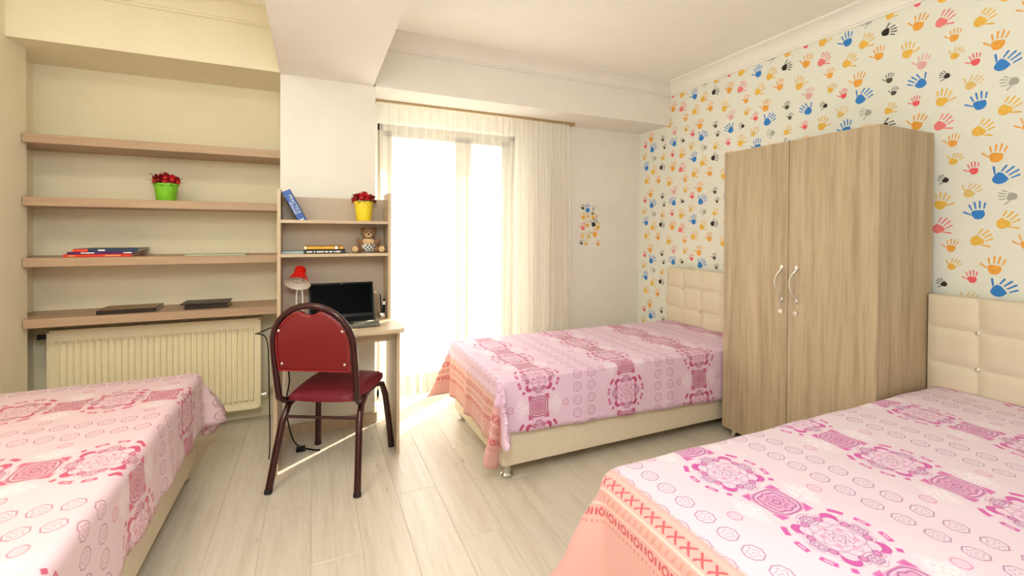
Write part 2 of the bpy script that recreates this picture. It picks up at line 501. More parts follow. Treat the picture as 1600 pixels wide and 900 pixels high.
# window wall, in pieces round the glazed door opening
OX0, OX1, OZ = 0.44, 1.63, 2.15
bm = bmesh.new()
box(bm, OX1, XH, YW, YW + .2, 0, ZC); box(bm, OX0, OX1, YW, YW + .2, OZ, ZC); box(bm, .30, OX0, YW, YW + .2, 0, ZC)
struct(mk('wall_front', bm, M_WALL), 'pale wall holding the curtained balcony door')
struct(bx('wall_niche', (XW, .30, YW, YW + .2, 0, ZC), M_WALLW), 'cream wall at the back of the shelf niche')
bm = bmesh.new(); box(bm, XW, -1.44, 2.98, 3.30, 0, ZC); box(bm, XW, -1.53, 3.30, YW, 0, ZC)
struct(mk('wall_pier', bm, M_WALLW), 'short pier closing the left end of the shelf niche')
struct(bx('wall_column', (-0.20, 0.375, 3.15, YW, 0, ZB + .01), M_WALL), 'plain column behind the desk')
struct(bx('trim_1', (-0.20, 0.36, YB, 3.15, ZB, ZC), M_CEIL), 'dropped ceiling beam running from the column towards the viewer')
struct(bx('trim_2', (0.36, XH, 3.15, YW, ZB, ZC), M_WALL), 'dropped beam above the curtain')
struct(bx('trim_3', (XW, -0.20, 3.12, YW, ZB, ZC), M_WALLW), 'dropped beam above the shelf niche')
bm = bmesh.new(); box(bm, -0.20, 0.36, 3.15, YW, ZB + .01, ZC); struct(mk('trim_4', bm, M_WALL), 'beam end above the column')
# cove mouldings
def cove(name, ax, a0, a1, c, sgn, m):
    prof = [(0, ZC), (0, ZC - .105), (.012, ZC - .105), (.014, ZC - .094)] + [(.022 + .075 * (1 - math.cos(t)), ZC - .09 + .075 * math.sin(t)) for t in [i * PI / 2 / 6 for i in range(7)]] + [(.105, ZC - .012), (.105, ZC)]
    pts = [(c + sgn * a, b) for a, b in prof]
    bm = bmesh.new(); prism(bm, pts, ax, a0, a1)
    struct(mk(name, bm, m, smooth=40))
cove('trim_5', 'x', 0.36, XH, 3.15, -1, M_WALL)
cove('trim_6', 'y', YB, 3.15, XH, -1, M_CEIL)
cove('trim_7', 'x', XW, -0.20, 3.12, -1, M_WALLW)
cove('trim_8', 'y', YB, 3.12, XW, 1, M_WALLW)
M_BASEB = plain('baseboard_white', (232, 228, 214), 0.4, var=0.02)
struct(bx('baseboard_front', (1.66, XH, YW - .015, YW, 0, .08), M_BASEB))
struct(bx('baseboard_right', (XH - .015, XH, YB, YW - .015, 0, .08), M_BASEB))
bm = bmesh.new(); box(bm, -0.20, .385, 3.135, 3.15, 0, .07); box(bm, .375, .39, 3.15, YW, 0, .07)
struct(mk('baseboard_column', bm, M_DESKV))

# glazed balcony door
wn = struct(bpy.data.objects.new('window_1', None), 'framed glazed balcony door behind the sheer curtains'); C.objects.link(wn); wn.location = (1.03, 3.66, 0)
bm = bmesh.new(); fw_ = .05
box(bm, OX0, OX0 + fw_, 3.63, 3.71, 0, OZ); box(bm, OX1 - fw_, OX1, 3.63, 3.71, 0, OZ); box(bm, OX0, OX1, 3.63, 3.71, OZ - fw_, OZ); box(bm, OX0, OX1, 3.63, 3.71, 0, .05)
mk('window_frame', bm, M_FRAME, wn)
for a, b in ((OX0 + fw_, 1.155), (1.155, OX1 - fw_)):
    bm = bmesh.new(); s = .07
    box(bm, a, a + s, 3.64, 3.70, .05, OZ - fw_); box(bm, b - s, b, 3.64, 3.70, .05, OZ - fw_)
    box(bm, a, b, 3.64, 3.70, .05, .14); box(bm, a, b, 3.64, 3.70, OZ - fw_ - s * .6, OZ - fw_)
    sh = mk('sash', bm, M_FRAME, wn)
    bx('pane', (a + s, b - s, 3.665, 3.673, .14, OZ - fw_ - s * .6), M_GLASS, sh)
struct(bx('trim_9', (0.2, 2.2, 3.77, 4.9, -.12, -.02), M_BALUST), 'balcony slab outside the glazed door')

# ------------------------------------------------------------------ handprint wallpaper
HC = {'k': (48, 46, 38), 'K': (88, 86, 76), 'o': (248, 176, 72), 'p': (250, 136, 138), 'P': (238, 182, 184), 'y': (246, 198, 84), 'Y': (236, 206, 130),
      'r': (248, 100, 108), 'b': (56, 138, 222), 'g': (176, 180, 172)}
HMAT = {k: plain('handprint_' + n, HC[k], 0.8, var=0.05, nscale=80) for k, n in
        (('k', 'black'), ('K', 'charcoal'), ('o', 'orange'), ('p', 'pink'), ('P', 'pale_pink'), ('y', 'yellow'), ('Y', 'pale_yellow'), ('r', 'coral'), ('b', 'blue'), ('g', 'grey'))}
HK = list(HMAT)
M_PAPER = plain('wallpaper_ground', (238, 240, 231), 0.8, var=0.01, nscale=40, spec=0.2)
HANDS = [('k', 1.465, 2.451, -4, .085, 1), ('o', 1.319, 2.43, 71, .1, 1), ('p', 1.22, 2.406, 48, .1, -1), ('y', 1.071, 2.346, 41, .1, -1), ('o', 1.171, 2.306, 80, .075, 1),
         ('o', 1.011, 2.212, 81, .1, 1), ('o', 1.502, 2.332, 91, .09, 1), ('y', 1.366, 2.298, 86, .1, -1), ('P', 1.301, 2.214, 76, .09, 1), ('y', 1.166, 2.212, 52, .07, 1),
         ('r', 1.09, 2.155, 94, .07, 1), ('b', .993, 2.108, 39, .11, 1), ('K', 1.449, 2.176, 86, .065, 1), ('b', 1.309, 2.114, 140, .1, -1), ('k', 1.20, 2.119, 145, .055, 1),
         ('Y', 1.104, 2.045, 49, .085, 1), ('g', .961, 2.017, 165, .075, 1), ('K', 1.427, 2.098, 71, .055, 1), ('r', 1.325, 2.014, 93, .065, 1), ('y', 1.216, 1.997, 78, .1, -1),
         ('b', 1.072, 1.942, 95, .1, 1), ('y', .981, 1.894, 50, .1, -1), ('y', 1.45, 2.004, 54, .075, -1)]
def hand(bm, cy, cz, ang, size, mirror, mi, org, ux, uz):
    """flat print: palm blot and five separate finger marks; drawn on the plane org + ux*a + uz*b"""
    ca, sa = math.cos(math.radians(ang)), math.sin(math.radians(ang))
    def P(a, b):                       # a along the fingers, b across
        b *= mirror
        return org + ux * (cy + (a * ca - b * sa) * size) + uz * (cz + (a * sa + b * ca) * size)
    def poly(pts):
        f = bm.faces.new([bm.verts.new(P(*q)) for q in pts]); f.material_index = mi
    poly([(-.30, -.14), (-.34, .02), (-.30, .15), (-.10, .26), (.10, .27), (.17, .14), (.16, -.08), (.14, -.24), (-.05, -.27), (-.18, -.24)])
    for fa, fb, d, ln, wd in ((.22, -.25, -14, .34, .040), (.25, -.09, -4, .43, .042), (.24, .07, 5, .42, .042), (.18, .23, 17, .36, .040), (-.06, .28, 58, .40, .044)):
        cd, sd_ = math.cos(math.radians(d)), math.sin(math.radians(d))
        out = []
        for t, s in ((0, -.7), (.5, -.85), (.8, -1), (.95, -.75), (1.0, 0), (.95, .75), (.8, 1), (.5, .85), (0, .7)):
            aa, bb = t * ln, s * wd
            out.append((fa + aa * cd - bb * sd_, fb + aa * sd_ + bb * cd))
        poly(out)
bm = bmesh.new()
TY, TZ = 0.597, 0.535
xp = XH - 0.0012
vs = [bm.verts.new(p) for p in ((xp, YB, .08), (xp, YW, .08), (xp, YW, ZC - .09), (xp, YB, ZC - .09))]
bm.faces.new(vs).material_index = len(HK)
rnd = random.Random(3)
for i in range(-5, 5):
    for j in range(-5, 2):
        for c, y, z, a, s, mir in HANDS:
            yy, zz = y + i * TY, z + j * TZ
            if YB + .06 < yy < YW - .04 and .14 < zz < ZC - .085:
                hand(bm, -yy, zz, a, s * .90, mir, HK.index(c), Vector((xp - .0008, 0, 0)), Vector((0, -1, 0)), Vector((0, 0, 1)))
wr = bpy.data.objects['wall_right']
wp = mk('wallpaper', bm, [HMAT[k] for k in HK] + [M_PAPER], wr); wp['label'] = 'white paper printed with blue, orange, pink and black handprints'
# offcut of the same paper stuck on the window wall
bm = bmesh.new()
o0 = Vector((2.275, YW - .0016, 1.15))
outl = [(0, .01), (.055, 0), (.11, .012), (.232, 0), (.232, .30), (.20, .345), (.13, .42), (.06, .41), (0, .42)]
prism(bm, [(o0.x + a, o0.z + b) for a, b in outl], 'y', YW - .0016, YW)
for f in bm.faces: f.material_index = len(HK)
for c, a_, b_, an, s in (('k', .03, .385, 90, .05), ('b', .085, .37, 95, .085), ('g', .15, .38, 60, .05), ('k', .14, .335, 60, .04), ('y', .04, .30, 80, .08), ('o', .09, .305, 85, .05), ('y', .15, .30, 80, .07),
                         ('P', .19, .305, 70, .05), ('k', .155, .235, 60, .085), ('y', .085, .225, 85, .07), ('p', .035, .20, 80, .08), ('y', .205, .21, 88, .075), ('o', .17, .14, 80, .095),
                         ('Y', .10, .12, 75, .075), ('y', .03, .12, 85, .06), ('K', .018, .055, 90, .05), ('Y', .07, .05, 80, .07), ('o', .205, .045, 85, .06)):
    hand(bm, a_, b_, an, s, 1, HK.index(c), o0 + Vector((0, -.0008, 0)), Vector((1, 0, 0)), Vector((0, 0, 1)))
tag(mk('wallpaper_offcut', bm, [HMAT[k] for k in HK] + [M_PAPER]), 'small torn piece of handprint wallpaper stuck on the wall right of the curtain', 'wallpaper')

# ------------------------------------------------------------------ curtains
def curtain(name, x0, x1, nf, amp, label, seed, y=3.45, dens=None):
    rn = random.Random(seed); bm = bmesh.new()
    nx, nz = nf * 8, 16; g = []
    ph = [rn.uniform(-.7, .7) for _ in range(nf + 2)]
    for k in range(nz + 1):
        t = k / nz; z = 2.262 - t * (2.262 - .035); rowv = []
        for i in range(nx + 1):
            s = i / nx
            s2 = dens(s) if dens else s
            fi = s * nf
            a = amp * (0.45 + 0.55 * min(1, t * 3)) * (0.7 + 0.3 * math.sin(fi * 1.3 + seed))
            yy = y + a * math.sin(2 * PI * fi + ph[int(fi)] * 0.3 + .5 * math.sin(2 * t + fi))
            xx = x0 + (x1 - x0) * s2 + .012 * math.sin(4 * PI * fi + 1) * min(1, t * 3) + .008 * math.sin(3 * t + fi * .7)
            rowv.append(bm.verts.new((xx, yy, z)))
        g.append(rowv)
    for k in range(nz):
        for i in range(nx): bm.faces.new((g[k][i], g[k][i + 1], g[k + 1][i + 1], g[k + 1][i]))
    o = mk(name, bm, M_SHEER, smooth=True); return tag(o, label, 'curtain', 'sheer curtains at the balcony door')
curtain('sheer_curtain', .435, 1.282, 11, .022, 'left sheer cream curtain, hanging beside the column', 1)
curtain('sheer_curtain', 1.292, 2.085, 17, .032, 'right sheer cream curtain, bunched in dense folds beside the bare wall', 5, dens=lambda s: s ** .8 if s < .999 else 1)
cr = thing('curtain_track', 'thin brown curtain track under the dropped beam', 'curtain rail', (1.3, 3.45, 2.275))
bx('track', (.40, 2.11, 3.435, 3.465, 2.271, 2.285), M_RAIL, cr)
bm = bmesh.new(); box(bm, 2.09, 2.125, 3.43, 3.47, 2.258, 2.285); mk('end_cap', bm, M_RAIL, cr)
bm = bmesh.new(); box(bm, .395, .415, 3.43, 3.47, 2.258, 2.285); mk('end_cap', bm, M_RAIL, cr)

# ------------------------------------------------------------------ niche shelves and radiator
ZS = [1.795, 1.4545, 1.122, 0.7905]
names = ['topmost empty taupe shelf of the niche', 'taupe niche shelf carrying the lime green flower pot', 'taupe niche shelf carrying the stack of red and blue books', 'lowest taupe niche shelf, above the radiator, carrying two dark notebooks']
for z, n in zip(ZS, names):
    bm = bmesh.new()
    pts = [(-1.435, 3.243), (-.203, 3.243), (-.203, YW), (-1.528, YW), (-1.528, 3.302), (-1.435, 3.302)]
    prism(bm, pts, 'z', z - .0245, z + .0245)
    bmesh.ops.bevel(bm, geom=[e for e in bm.edges if abs(e.verts[0].co.y - 3.243) < 1e-4 and abs(e.verts[1].co.y - 3.243) < 1e-4], offset=.002, segments=1, affect='EDGES')
    tag(mk('wall_shelf', bm, M_SHELF), n, 'shelf', 'shelves in the wall niche')
rd = thing('radiator', 'cream ribbed panel radiator under the lowest niche shelf', 'radiator', (-.865, 3.45, .12))
RX0, RX1, RY, RZ0, RZ1 = -1.40, -.335, 3.405, .12, .715
bm = bmesh.new(); nr = 32; pit = (RX1 - RX0 - .06) / nr
prof = [(RX0, RY)]
for i in range(nr):
    xx = RX0 + .03 + i * pit
    prof += [(xx + pit * .12, RY), (xx + pit * .28, RY - .017), (xx + pit * .72, RY - .017), (xx + pit * .88, RY)]
prof.append((RX1, RY))
def rows(z, shrink):
    return [bm.verts.new((a, RY + (b - RY) * shrink, z)) for a, b in prof]
lv = [rows(RZ0 + .002, 0), rows(RZ0 + .045, 0), rows(RZ0 + .06, 1), rows(RZ1 - .075, 1), rows(RZ1 - .06, 0), rows(RZ1 - .002, 0)]
for A, B in zip(lv, lv[1:]):
    for i in range(len(prof) - 1): bm.faces.new((A[i], A[i + 1], B[i + 1], B[i]))
box(bm, RX0, RX1, RY + .001, RY + .03, RZ0, RZ1)
mk('front_panel', bm, M_RAD, rd, smooth=30)
bx('rear_panel', (RX0, RX1, RY + .06, RY + .09, RZ0, RZ1), M_RAD, rd)
for a in (RX0 - .004, RX1 - .008): bx('side_cover', (a, a + .012, RY - .006, RY + .095, RZ0 - .004, RZ1 + .006), M_RAD, rd, bev=.002)
bm = bmesh.new(); box(bm, RX0, RX1, RY - .006, RY + .004, RZ1 - .010, RZ1 + .006); box(bm, RX0, RX1, RY + .085, RY + .095, RZ1 - .010, RZ1 + .006)
for i in range(40):
    a = RX0 + .01 + i * (RX1 - RX0 - .02) / 40
    box(bm, a, a + .016, RY + .004, RY + .085, RZ1 - .002, RZ1 + .002)
mk('top_grille', bm, M_RAD, rd)
bm = bmesh.new(); box(bm, RX0, RX1, RY - .006, RY + .004, RZ0 - .004, RZ0 + .010); mk('bottom_rim', bm, M_RAD, rd)
bm = bmesh.new(); tube(bm, [(RX1, RY + .045, .19), (RX1 + .045, RY + .045, .19), (RX1 + .06, RY + .07, .19), (RX1 + .06, YW - .001, .19)], .011); tube(bm, [(RX1 + .012, RY + .045, .19), (RX1 + .035, RY + .045, .19)], .017); mk('pipe', bm, M_CHROME, rd, smooth=True)['label'] = 'chrome pipe stub at the lower right'
bm = bmesh.new(); tube(bm, [(RX0 - .005, RY + .045, .68), (RX0 - .03, RY + .045, .68)], .012); tube(bm, [(RX0 - .025, RY + .045, .68), (RX0 - .060, RY + .035, .68)], [.013, .016]); tube(bm, [(RX0 - .03, RY + .045, .68), (RX0 - .03, YW - .001, .68)], .01); mk('valve', bm, M_RUBBER, rd, smooth=True)['label'] = 'dark thermostat valve at the upper left'
for a in (RX0 + .2, RX1 - .24): bx('wall_bracket', (a, a + .04, RY + .09, YW - .001, RZ0 + .1, RZ1 - .1), M_RAD, rd)

# ------------------------------------------------------------------ books and papers
def book(name, x, y, z, L, Wd, T, rz, cover, label, group=None, tilt=None, spine_text=None, mpages=None):
    """lying book: length L along local x (spine along the front, -y side)"""
    t = thing(name, label, 'book', (x, y, z), rz, group)
    if tilt: t.rotation_euler = tilt
    c = min(.003, T * .18)
    bm = bmesh.new(); box(bm, -L / 2, L / 2, -Wd / 2, Wd / 2, 0, c); box(bm, -L / 2, L / 2, -Wd / 2, Wd / 2, T - c, T)
    box(bm, -L / 2, L / 2, -Wd / 2, -Wd / 2 + c, 0, T)
    mk('cover', bm, cover, t, world=False)
    bm = bmesh.new(); box(bm, -L / 2 + .004, L / 2 - .004, -Wd / 2 + c, Wd / 2 - .004, c, T - c); mk('pages', bm, mpages or M_PAGES, t, world=False)
    return t
def text_mesh(name, s, size, mat, parent, mtx, sx=1.0):
    cu = bpy.data.curves.new(name, 'FONT'); cu.body = s; cu.size = size; cu.align_x = 'CENTER'; cu.align_y = 'CENTER'; cu.extrude = .0002
    tmp = bpy.data.objects.new(name, cu); C.objects.link(tmp)
    dg = bpy.context.evaluated_depsgraph_get()
    me = bpy.data.meshes.new_from_object(tmp.evaluated_get(dg)); bpy.data.objects.remove(tmp)
    me.transform(mtx @ Matrix.Diagonal((sx, 1, 1, 1))); me.materials.clear(); me.materials.append(mat)
    o = bpy.data.objects.new(name, me); C.objects.link(o); o.parent = parent; return o
M_INK = plain('white_print', (236, 238, 240), 0.6)
M_INKY = plain('mint_print', (206, 226, 196), 0.6)
def spine_mtx(y, z, x=0): return Matrix.Translation((x, y, z)) @ Matrix.Rotation(PI / 2, 4, 'X')

ZT3, ZT4, ZT2 = ZS[2] + .0245, ZS[3] + .0245, ZS[1] + .0245
b1 = book('book', -1.135, 3.40, ZT3, .30, .24, .0165, .02, M_ORANGEBK, 'red-orange book, lowest of the stack on the niche shelf', 'stacked books on the niche shelf')
M_OPR = plain('orange_print', (250, 170, 110), .6)
for a, b in ((.03, .10), (-.13, -.10)): bx('spine_print', (a, b, -.1213, -.1203, .004, .0115), M_OPR, b1, world=False)
b2 = book('book', -1.12, 3.405, ZT3 + .0165, .30, .235, .013, -.01, M_PURPLE, 'thin purple book, in the middle of the niche shelf stack', 'stacked books on the niche shelf')
for a, b in ((.10, .14), (-.09, -.03)): bx('spine_print', (a, b, -.1188, -.1178, .003, .010), M_INK, b2, world=False)
b3 = book('book', -1.10, 3.40, ZT3 + .0295, .29, .23, .017, .015, M_BLUE2, 'dark blue book with red spine end, top of the niche shelf stack', 'stacked books on the niche shelf')
bm = bmesh.new(); box(bm, -.145, -.08, -.1165, -.1150, .001, .016); mk('spine_band', bm, M_ORANGEBK, b3, world=False)
bm = bmesh.new(); box(bm, -.035, -.005, -.1165, -.1150, .004, .013); mk('spine_print', bm, M_INK, b3, world=False)
bm = bmesh.new(); box(bm, -.16, .16, -.11, .11, 0, .006, bev=.001)
pc = mk('card_folder', bm, M_PALEGRN); pc.location = (-.565, 3.385, ZT3); pc.rotation_euler = (0, 0, .01); tag(pc, 'flat pale green card folder lying right of the niche book stack', 'folder')
n1 = book('notebook', -1.01, 3.385, ZT4, .275, .20, .022, .06, M_BROWNBK, 'dark notebook with tan cover lying left on the lowest niche shelf')
bx('cover_panel', (-.120, .134, -.092, .097, .0222, .0236), M_TANBK, n1, world=False)['label'] = 'tan leather cover panel'
n2 = book('notebook', -.62, 3.385, ZT4, .225, .165, .026, .03, M_BROWNBK, 'dark brown notebook lying right on the lowest niche shelf')
bm = bmesh.new(); box(bm, -.135, .118, -.085, .09, .0265, .036, bev=.003); mk('flap', bm, M_BROWNBK, n2, world=False)

# ------------------------------------------------------------------ flower pots
def flower_head(c, r, m, parent, rn, n=12):
    bm = bmesh.new(); ball(bm, (0, 0, 0), (r * .55, r * .55, r * .5), 8, 6)
    for k in range(n):
        a = k * 2.4; el = rn.uniform(-.1, 1.2)
        d = Vector((math.cos(a) * math.cos(el), math.sin(a) * math.cos(el), math.sin(el)))
        up = Vector((0, 0, 1)); s = d.cross(up).normalized() if abs(d.z) < .98 else Vector((1, 0, 0)); q = s.cross(d)
        b0, t0 = d * r * .4, d * r * rn.uniform(.95, 1.15)
        w_ = r * .42
        vv = [b0 - s * w_ * .5, b0 + s * w_ * .5, (b0 + t0) / 2 + s * w_ + q * r * .1, t0 + q * r * .22, (b0 + t0) / 2 - s * w_ + q * r * .1]
        bm.faces.new([bm.verts.new(p) for p in vv])
    bmesh.ops.translate(bm, verts=bm.verts, vec=Vector(c))
    return mk('flower', bm, m, parent, smooth=True, world=False)
def leaf(p0, p1, wd, m, parent):
    p0, p1 = Vector(p0), Vector(p1); d = p1 - p0; s = d.cross(Vector((0, 0, 1))).normalized() * wd; up = Vector((0, 0, wd * .5))
    bm = bmesh.new(); pts = [p0, p0 + d * .35 + s, p0 + d * .7 + s * .8, p1, p0 + d * .7 - s * .8, p0 + d * .35 - s]
    vv = [bm.verts.new(p) for p in pts]; mid = bm.verts.new(p0 + d * .5 - up)
    for i in range(6): bm.faces.new((vv[i], vv[(i + 1) % 6], mid))
    return mk('leaf', bm, m, parent, world=False)
def pot(name, loc, rt_, rb, h, m, label, fl_r, spots, seed, twigs=(), leaves=()):
    t = thing(name, label, 'plant', loc); rn = random.Random(seed)
    bm = bmesh.new()
    lathe(bm, [(0, 0), (rb * .95, 0), (rb, .004), (rt_ * .97, h * .86), (rt_ * 1.03, h * .88), (rt_ * 1.05, h), (rt_ * .97, h), (rt_ * .93, h * .9), (0, h * .9)], 28)
    mk('pot', bm, m, t, smooth=35, world=False)
    bm = bmesh.new(); lathe(bm, [(rt_ * .92, h * .9), (rt_ * .5, h * .95), (0, h * .97)], 16); mk('moss', bm, M_SOIL, t, smooth=True, world=False)
    for i, (a, b, c, s) in enumerate(spots): flower_head((a, b, h + c), fl_r * s, M_PETAL if i % 3 else M_PETALD, t, rn)
    for q in leaves: leaf(q[0], q[1], .010, M_LEAF, t)
    for q in twigs:
        bm = bmesh.new(); tube(bm, q, [.0022] * (len(q) - 1) + [.001], 5); mk('twig', bm, M_TWIG, t, world=False)
    return t
pot('flower_pot', (-.83, 3.34, ZT2), .062, .048, .105, M_GREENPOT, 'lime green pot of red artificial flowers on the niche shelf', .034,
    [(-.030, -.03, .022, 1.15), (.0, .02, .03, 1.0), (.03, -.02, .022, 1.1), (.045, .02, .018, .9), (-.04, .025, .02, .95), (.005, -.045, .012, .9), (.0, -.01, .038, .9), (-.055, -.005, .01, .75), (.06, -.01, .008, .7)], 4,
    twigs=[[(-.02, 0, .10), (-.06, .0, .15), (-.085, 0, .165)], [(-.02, 0, .1), (-.07, -.01, .125), (-.10, 0, .128)], [(0, 0, .1), (-.018, 0, .16), (-.025, 0, .195)], [(.02, 0, .1), (.075, 0, .14), (.09, .0, .142)], [(.02, 0, .1), (.08, 0, .115), (.098, .0, .118)], [(-.02, 0, .1), (-.07, .0, .16), (-.078, .01, .172)]],
    leaves=[((-.02, -.04, .1), (-.06, -.07, .102)), ((.03, -.04, .1), (.05, -.075, .095)), ((0, -.05, .1), (-.01, -.08, .09))])
HZ1, HZ2 = 1.3665, 1.1655
pot('flower_pot', (.285, 3.0, HZ1), .057, .046, .125, M_YELLOWPOT, 'yellow pot of red flowers on the desk hutch', .030,
    [(-.045, -.02, .02, 1.1), (-.015, -.035, .022, 1.1), (.018, -.035, .02, 1.05), (.048, -.015, .018, 1.0), (-.03, .025, .03, 1.0), (.005, .005, .036, 1.1), (.035, .025, .028, 1.0), (0, .045, .025, 1.0), (-.06, .01, .008, .8), (.066, .012, .0, .7)], 9,
    leaves=[((-.02, -.04, .125), (-.045, -.075, .12)), ((.03, -.04, .125), (.045, -.07, .118)), ((.0, -.05, .125), (-.005, -.08, .122)), ((.05, 0, .125), (.085, -.01, .118)), ((-.05, 0, .125), (-.08, -.01, .112))])
# ------------------------------------------------------------------ desk with hutch
dk_ = thing('desk', 'beige laminate desk with open hutch in front of the column', 'desk', (.13, 2.85, 0))
DX0, DX1 = -.20, .468
bx('desktop', (DX0 - .015, DX1, 2.565, 3.13, .725, .75), M_DESK, dk_, bev=.002)
for a in (DX0, DX1 - .028): bx('side_panel', (a, a + .018, 2.655, 3.085, 0, .725), M_DESKV, dk_)
bx('apron', (DX0 + .018, DX1 - .028, 2.70, 2.718, .655, .725), M_DESK, dk_)
HX0, HX1, HY0, HY1 = -.20, .442, 2.90, 3.115
for a in (HX0, HX1 - .018): bx('hutch_side', (a, a + .018, HY0, HY1, .75, 1.545), M_DESKV, dk_)
for z in (HZ1, HZ2): bx('hutch_shelf', (HX0 + .018, HX1 - .018, HY0 + .004, HY1 - .008, z - .018, z), M_DESK, dk_)
bx('hutch_back', (HX0 + .018, HX1 - .018, HY1 - .008, HY1, .75, 1.515), plain('hutch_back_board', (196, 180, 160), .6, var=.02), dk_)

# things on the hutch
bb = thing('dictionary', 'thick blue book leaning against the left end of the hutch top shelf', 'book', (-.043, 3.0, HZ1))
lean = Matrix.Rotation(math.radians(-27), 4, 'Y')
def leanbox(name, d, m, bev=0):
    bm = bmesh.new(); box(bm, *d, bev=bev); bmesh.ops.transform(bm, matrix=lean, verts=bm.verts); return mk(name, bm, m, bb, world=False)
BT, BH, BD = .048, .205, .14
leanbox('pages', (-BT + .003, -.003, -BD / 2 + .003, BD / 2 - .004, .003, BH - .003), M_PAGES)
bm = bmesh.new(); box(bm, -BT, -BT + .003, -BD / 2, BD / 2, 0, BH); box(bm, -.003, 0, -BD / 2, BD / 2, 0, BH); box(bm, -BT, 0, -BD / 2, -BD / 2 + .003, 0, BH)
bmesh.ops.transform(bm, matrix=lean, verts=bm.verts); mk('cover', bm, M_BLUEBK, bb, world=False)
sm = lean @ Matrix.Translation((-BT / 2 + .006, -BD / 2 - .0004, BH * .56)) @ Matrix.Rotation(PI / 2, 4, 'X') @ Matrix.Rotation(-PI / 2, 4, 'Z')
text_mesh('spine_title', 'PRACTICE', .026, M_INKY, bb, sm)
sm = lean @ Matrix.Translation((-BT / 2 - .011, -BD / 2 - .0004, BH * .47)) @ Matrix.Rotation(PI / 2, 4, 'X') @ Matrix.Rotation(-PI / 2, 4, 'Z')
text_mesh('spine_title', 'dictionary', .020, M_INK, bb, sm)
leanbox('spine_label', (-BT * .75, -BT * .25, -BD / 2 - .0006, -BD / 2, .012, .020), M_INK)
# shadowed back book and loose leaf
bm = bmesh.new(); box(bm, -.012, .012, -.06, .06, 0, .004); pp = mk('loose_card', bm, M_PAGES); pp.location = (-.012, 3.05, HZ1); tag(pp, 'small grey card lying beside the leaning blue book', 'card')
g1 = book('book', .055, 2.995, HZ2, .232, .15, .024, 0, M_BLACKBK, 'black book with white spine print, under the golden book on the hutch')
for a, b in ((-.10, -.07), (-.062, -.052), (-.045, -.006), (.0, .018), (.024, .042), (.05, .058), (.062, .088)): bx('spine_print', (a, b, -.0755, -.0748, .007, .016), M_INK, g1, world=False)
g2 = book('book', .048, 2.995, HZ2 + .024, .222, .145, .023, 0, M_GOLDBK, 'golden yellow book lying on the black book in the hutch')
for a, b in ((.064, .078), (-.105, -.095)): bx('spine_band', (a, b, -.0732, -.0722, .002, .021), M_INK, g2, world=False)
bm = bmesh.new(); box(bm, .084, .09, -.0732, -.0722, .002, .021); mk('spine_band', bm, M_BLACKBK, g2, world=False)
bm = bmesh.new(); box(bm, -.075, .075, -.06, .06, 0, .014, bev=.002); pb = mk('booklet', bm, M_PALEBLUE); pb.location = (-.104, 3.03, HZ2); tag(pb, 'pale blue booklet at the left end of the hutch middle shelf', 'booklet')

# teddy bear
tb = thing('teddy_bear', 'small brown teddy bear in checked shorts sitting on the hutch shelf', 'toy', (.315, 2.99, HZ2), math.radians(-6))
bm = bmesh.new()
ball(bm, (0, 0, .052), (.046, .040, .052)); ball(bm, (0, -.008, .122), (.043, .038, .037))
for s in (-1, 1):
    ball(bm, (s * .036, .002, .150), (.015, .010, .015))
    rot = Matrix.Rotation(s * .75, 4, 'Y')
    ball(bm, (s * .050, -.012, .066), (.016, .018, .036), mtx=rot)
    ball(bm, (s * .058, -.035, .022), (.024, .048, .021), mtx=Matrix.Rotation(s * .55, 4, 'Z'))
    ball(bm, (s * .079, -.070, .026), (.024, .013, .025))
body = mk('body', bm, M_FUR, tb, smooth=True, world=False)
rm = body.modifiers.new('merge', 'REMESH'); rm.mode = 'VOXEL'; rm.voxel_size = .0045; rm.use_smooth_shade = True
sm_ = body.modifiers.new('soft', 'SMOOTH'); sm_.iterations = 4
bm = bmesh.new(); ball(bm, (0, -.042, .112), (.021, .017, .017)); mk('muzzle', bm, M_FURL, tb, smooth=True, world=False)
bm = bmesh.new(); ball(bm, (0, -.059, .118), (.0075, .006, .006), 8, 6); mk('nose', bm, M_BLACK, tb, smooth=True, world=False)
for s in (-1, 1):
    bm = bmesh.new(); ball(bm, (s * .014, -.044, .131), (.0045, .004, .0045), 8, 6); mk('eye', bm, M_BLACK, tb, smooth=True, world=False)
    bm = bmesh.new(); ball(bm, (s * .0795, -.082, .026), (.018, .004, .019)); mk('foot_pad', bm, M_FURL, tb, smooth=True, world=False)
    bm = bmesh.new(); ball(bm, (s * .036, -.007, .150), (.010, .005, .010), 10, 8); mk('inner_ear', bm, M_FURD, tb, smooth=True, world=False)
bm = bmesh.new(); ball(bm, (0, -.009, .034), (.051, .041, .036), 20, 12); mk('shorts', bm, M_CHECK, tb, smooth=True, world=False)
bm = bmesh.new(); ball(bm, (0, -.012, .070), (.040, .034, .026)); mk('belly', bm, M_FURL, tb, smooth=True, world=False)

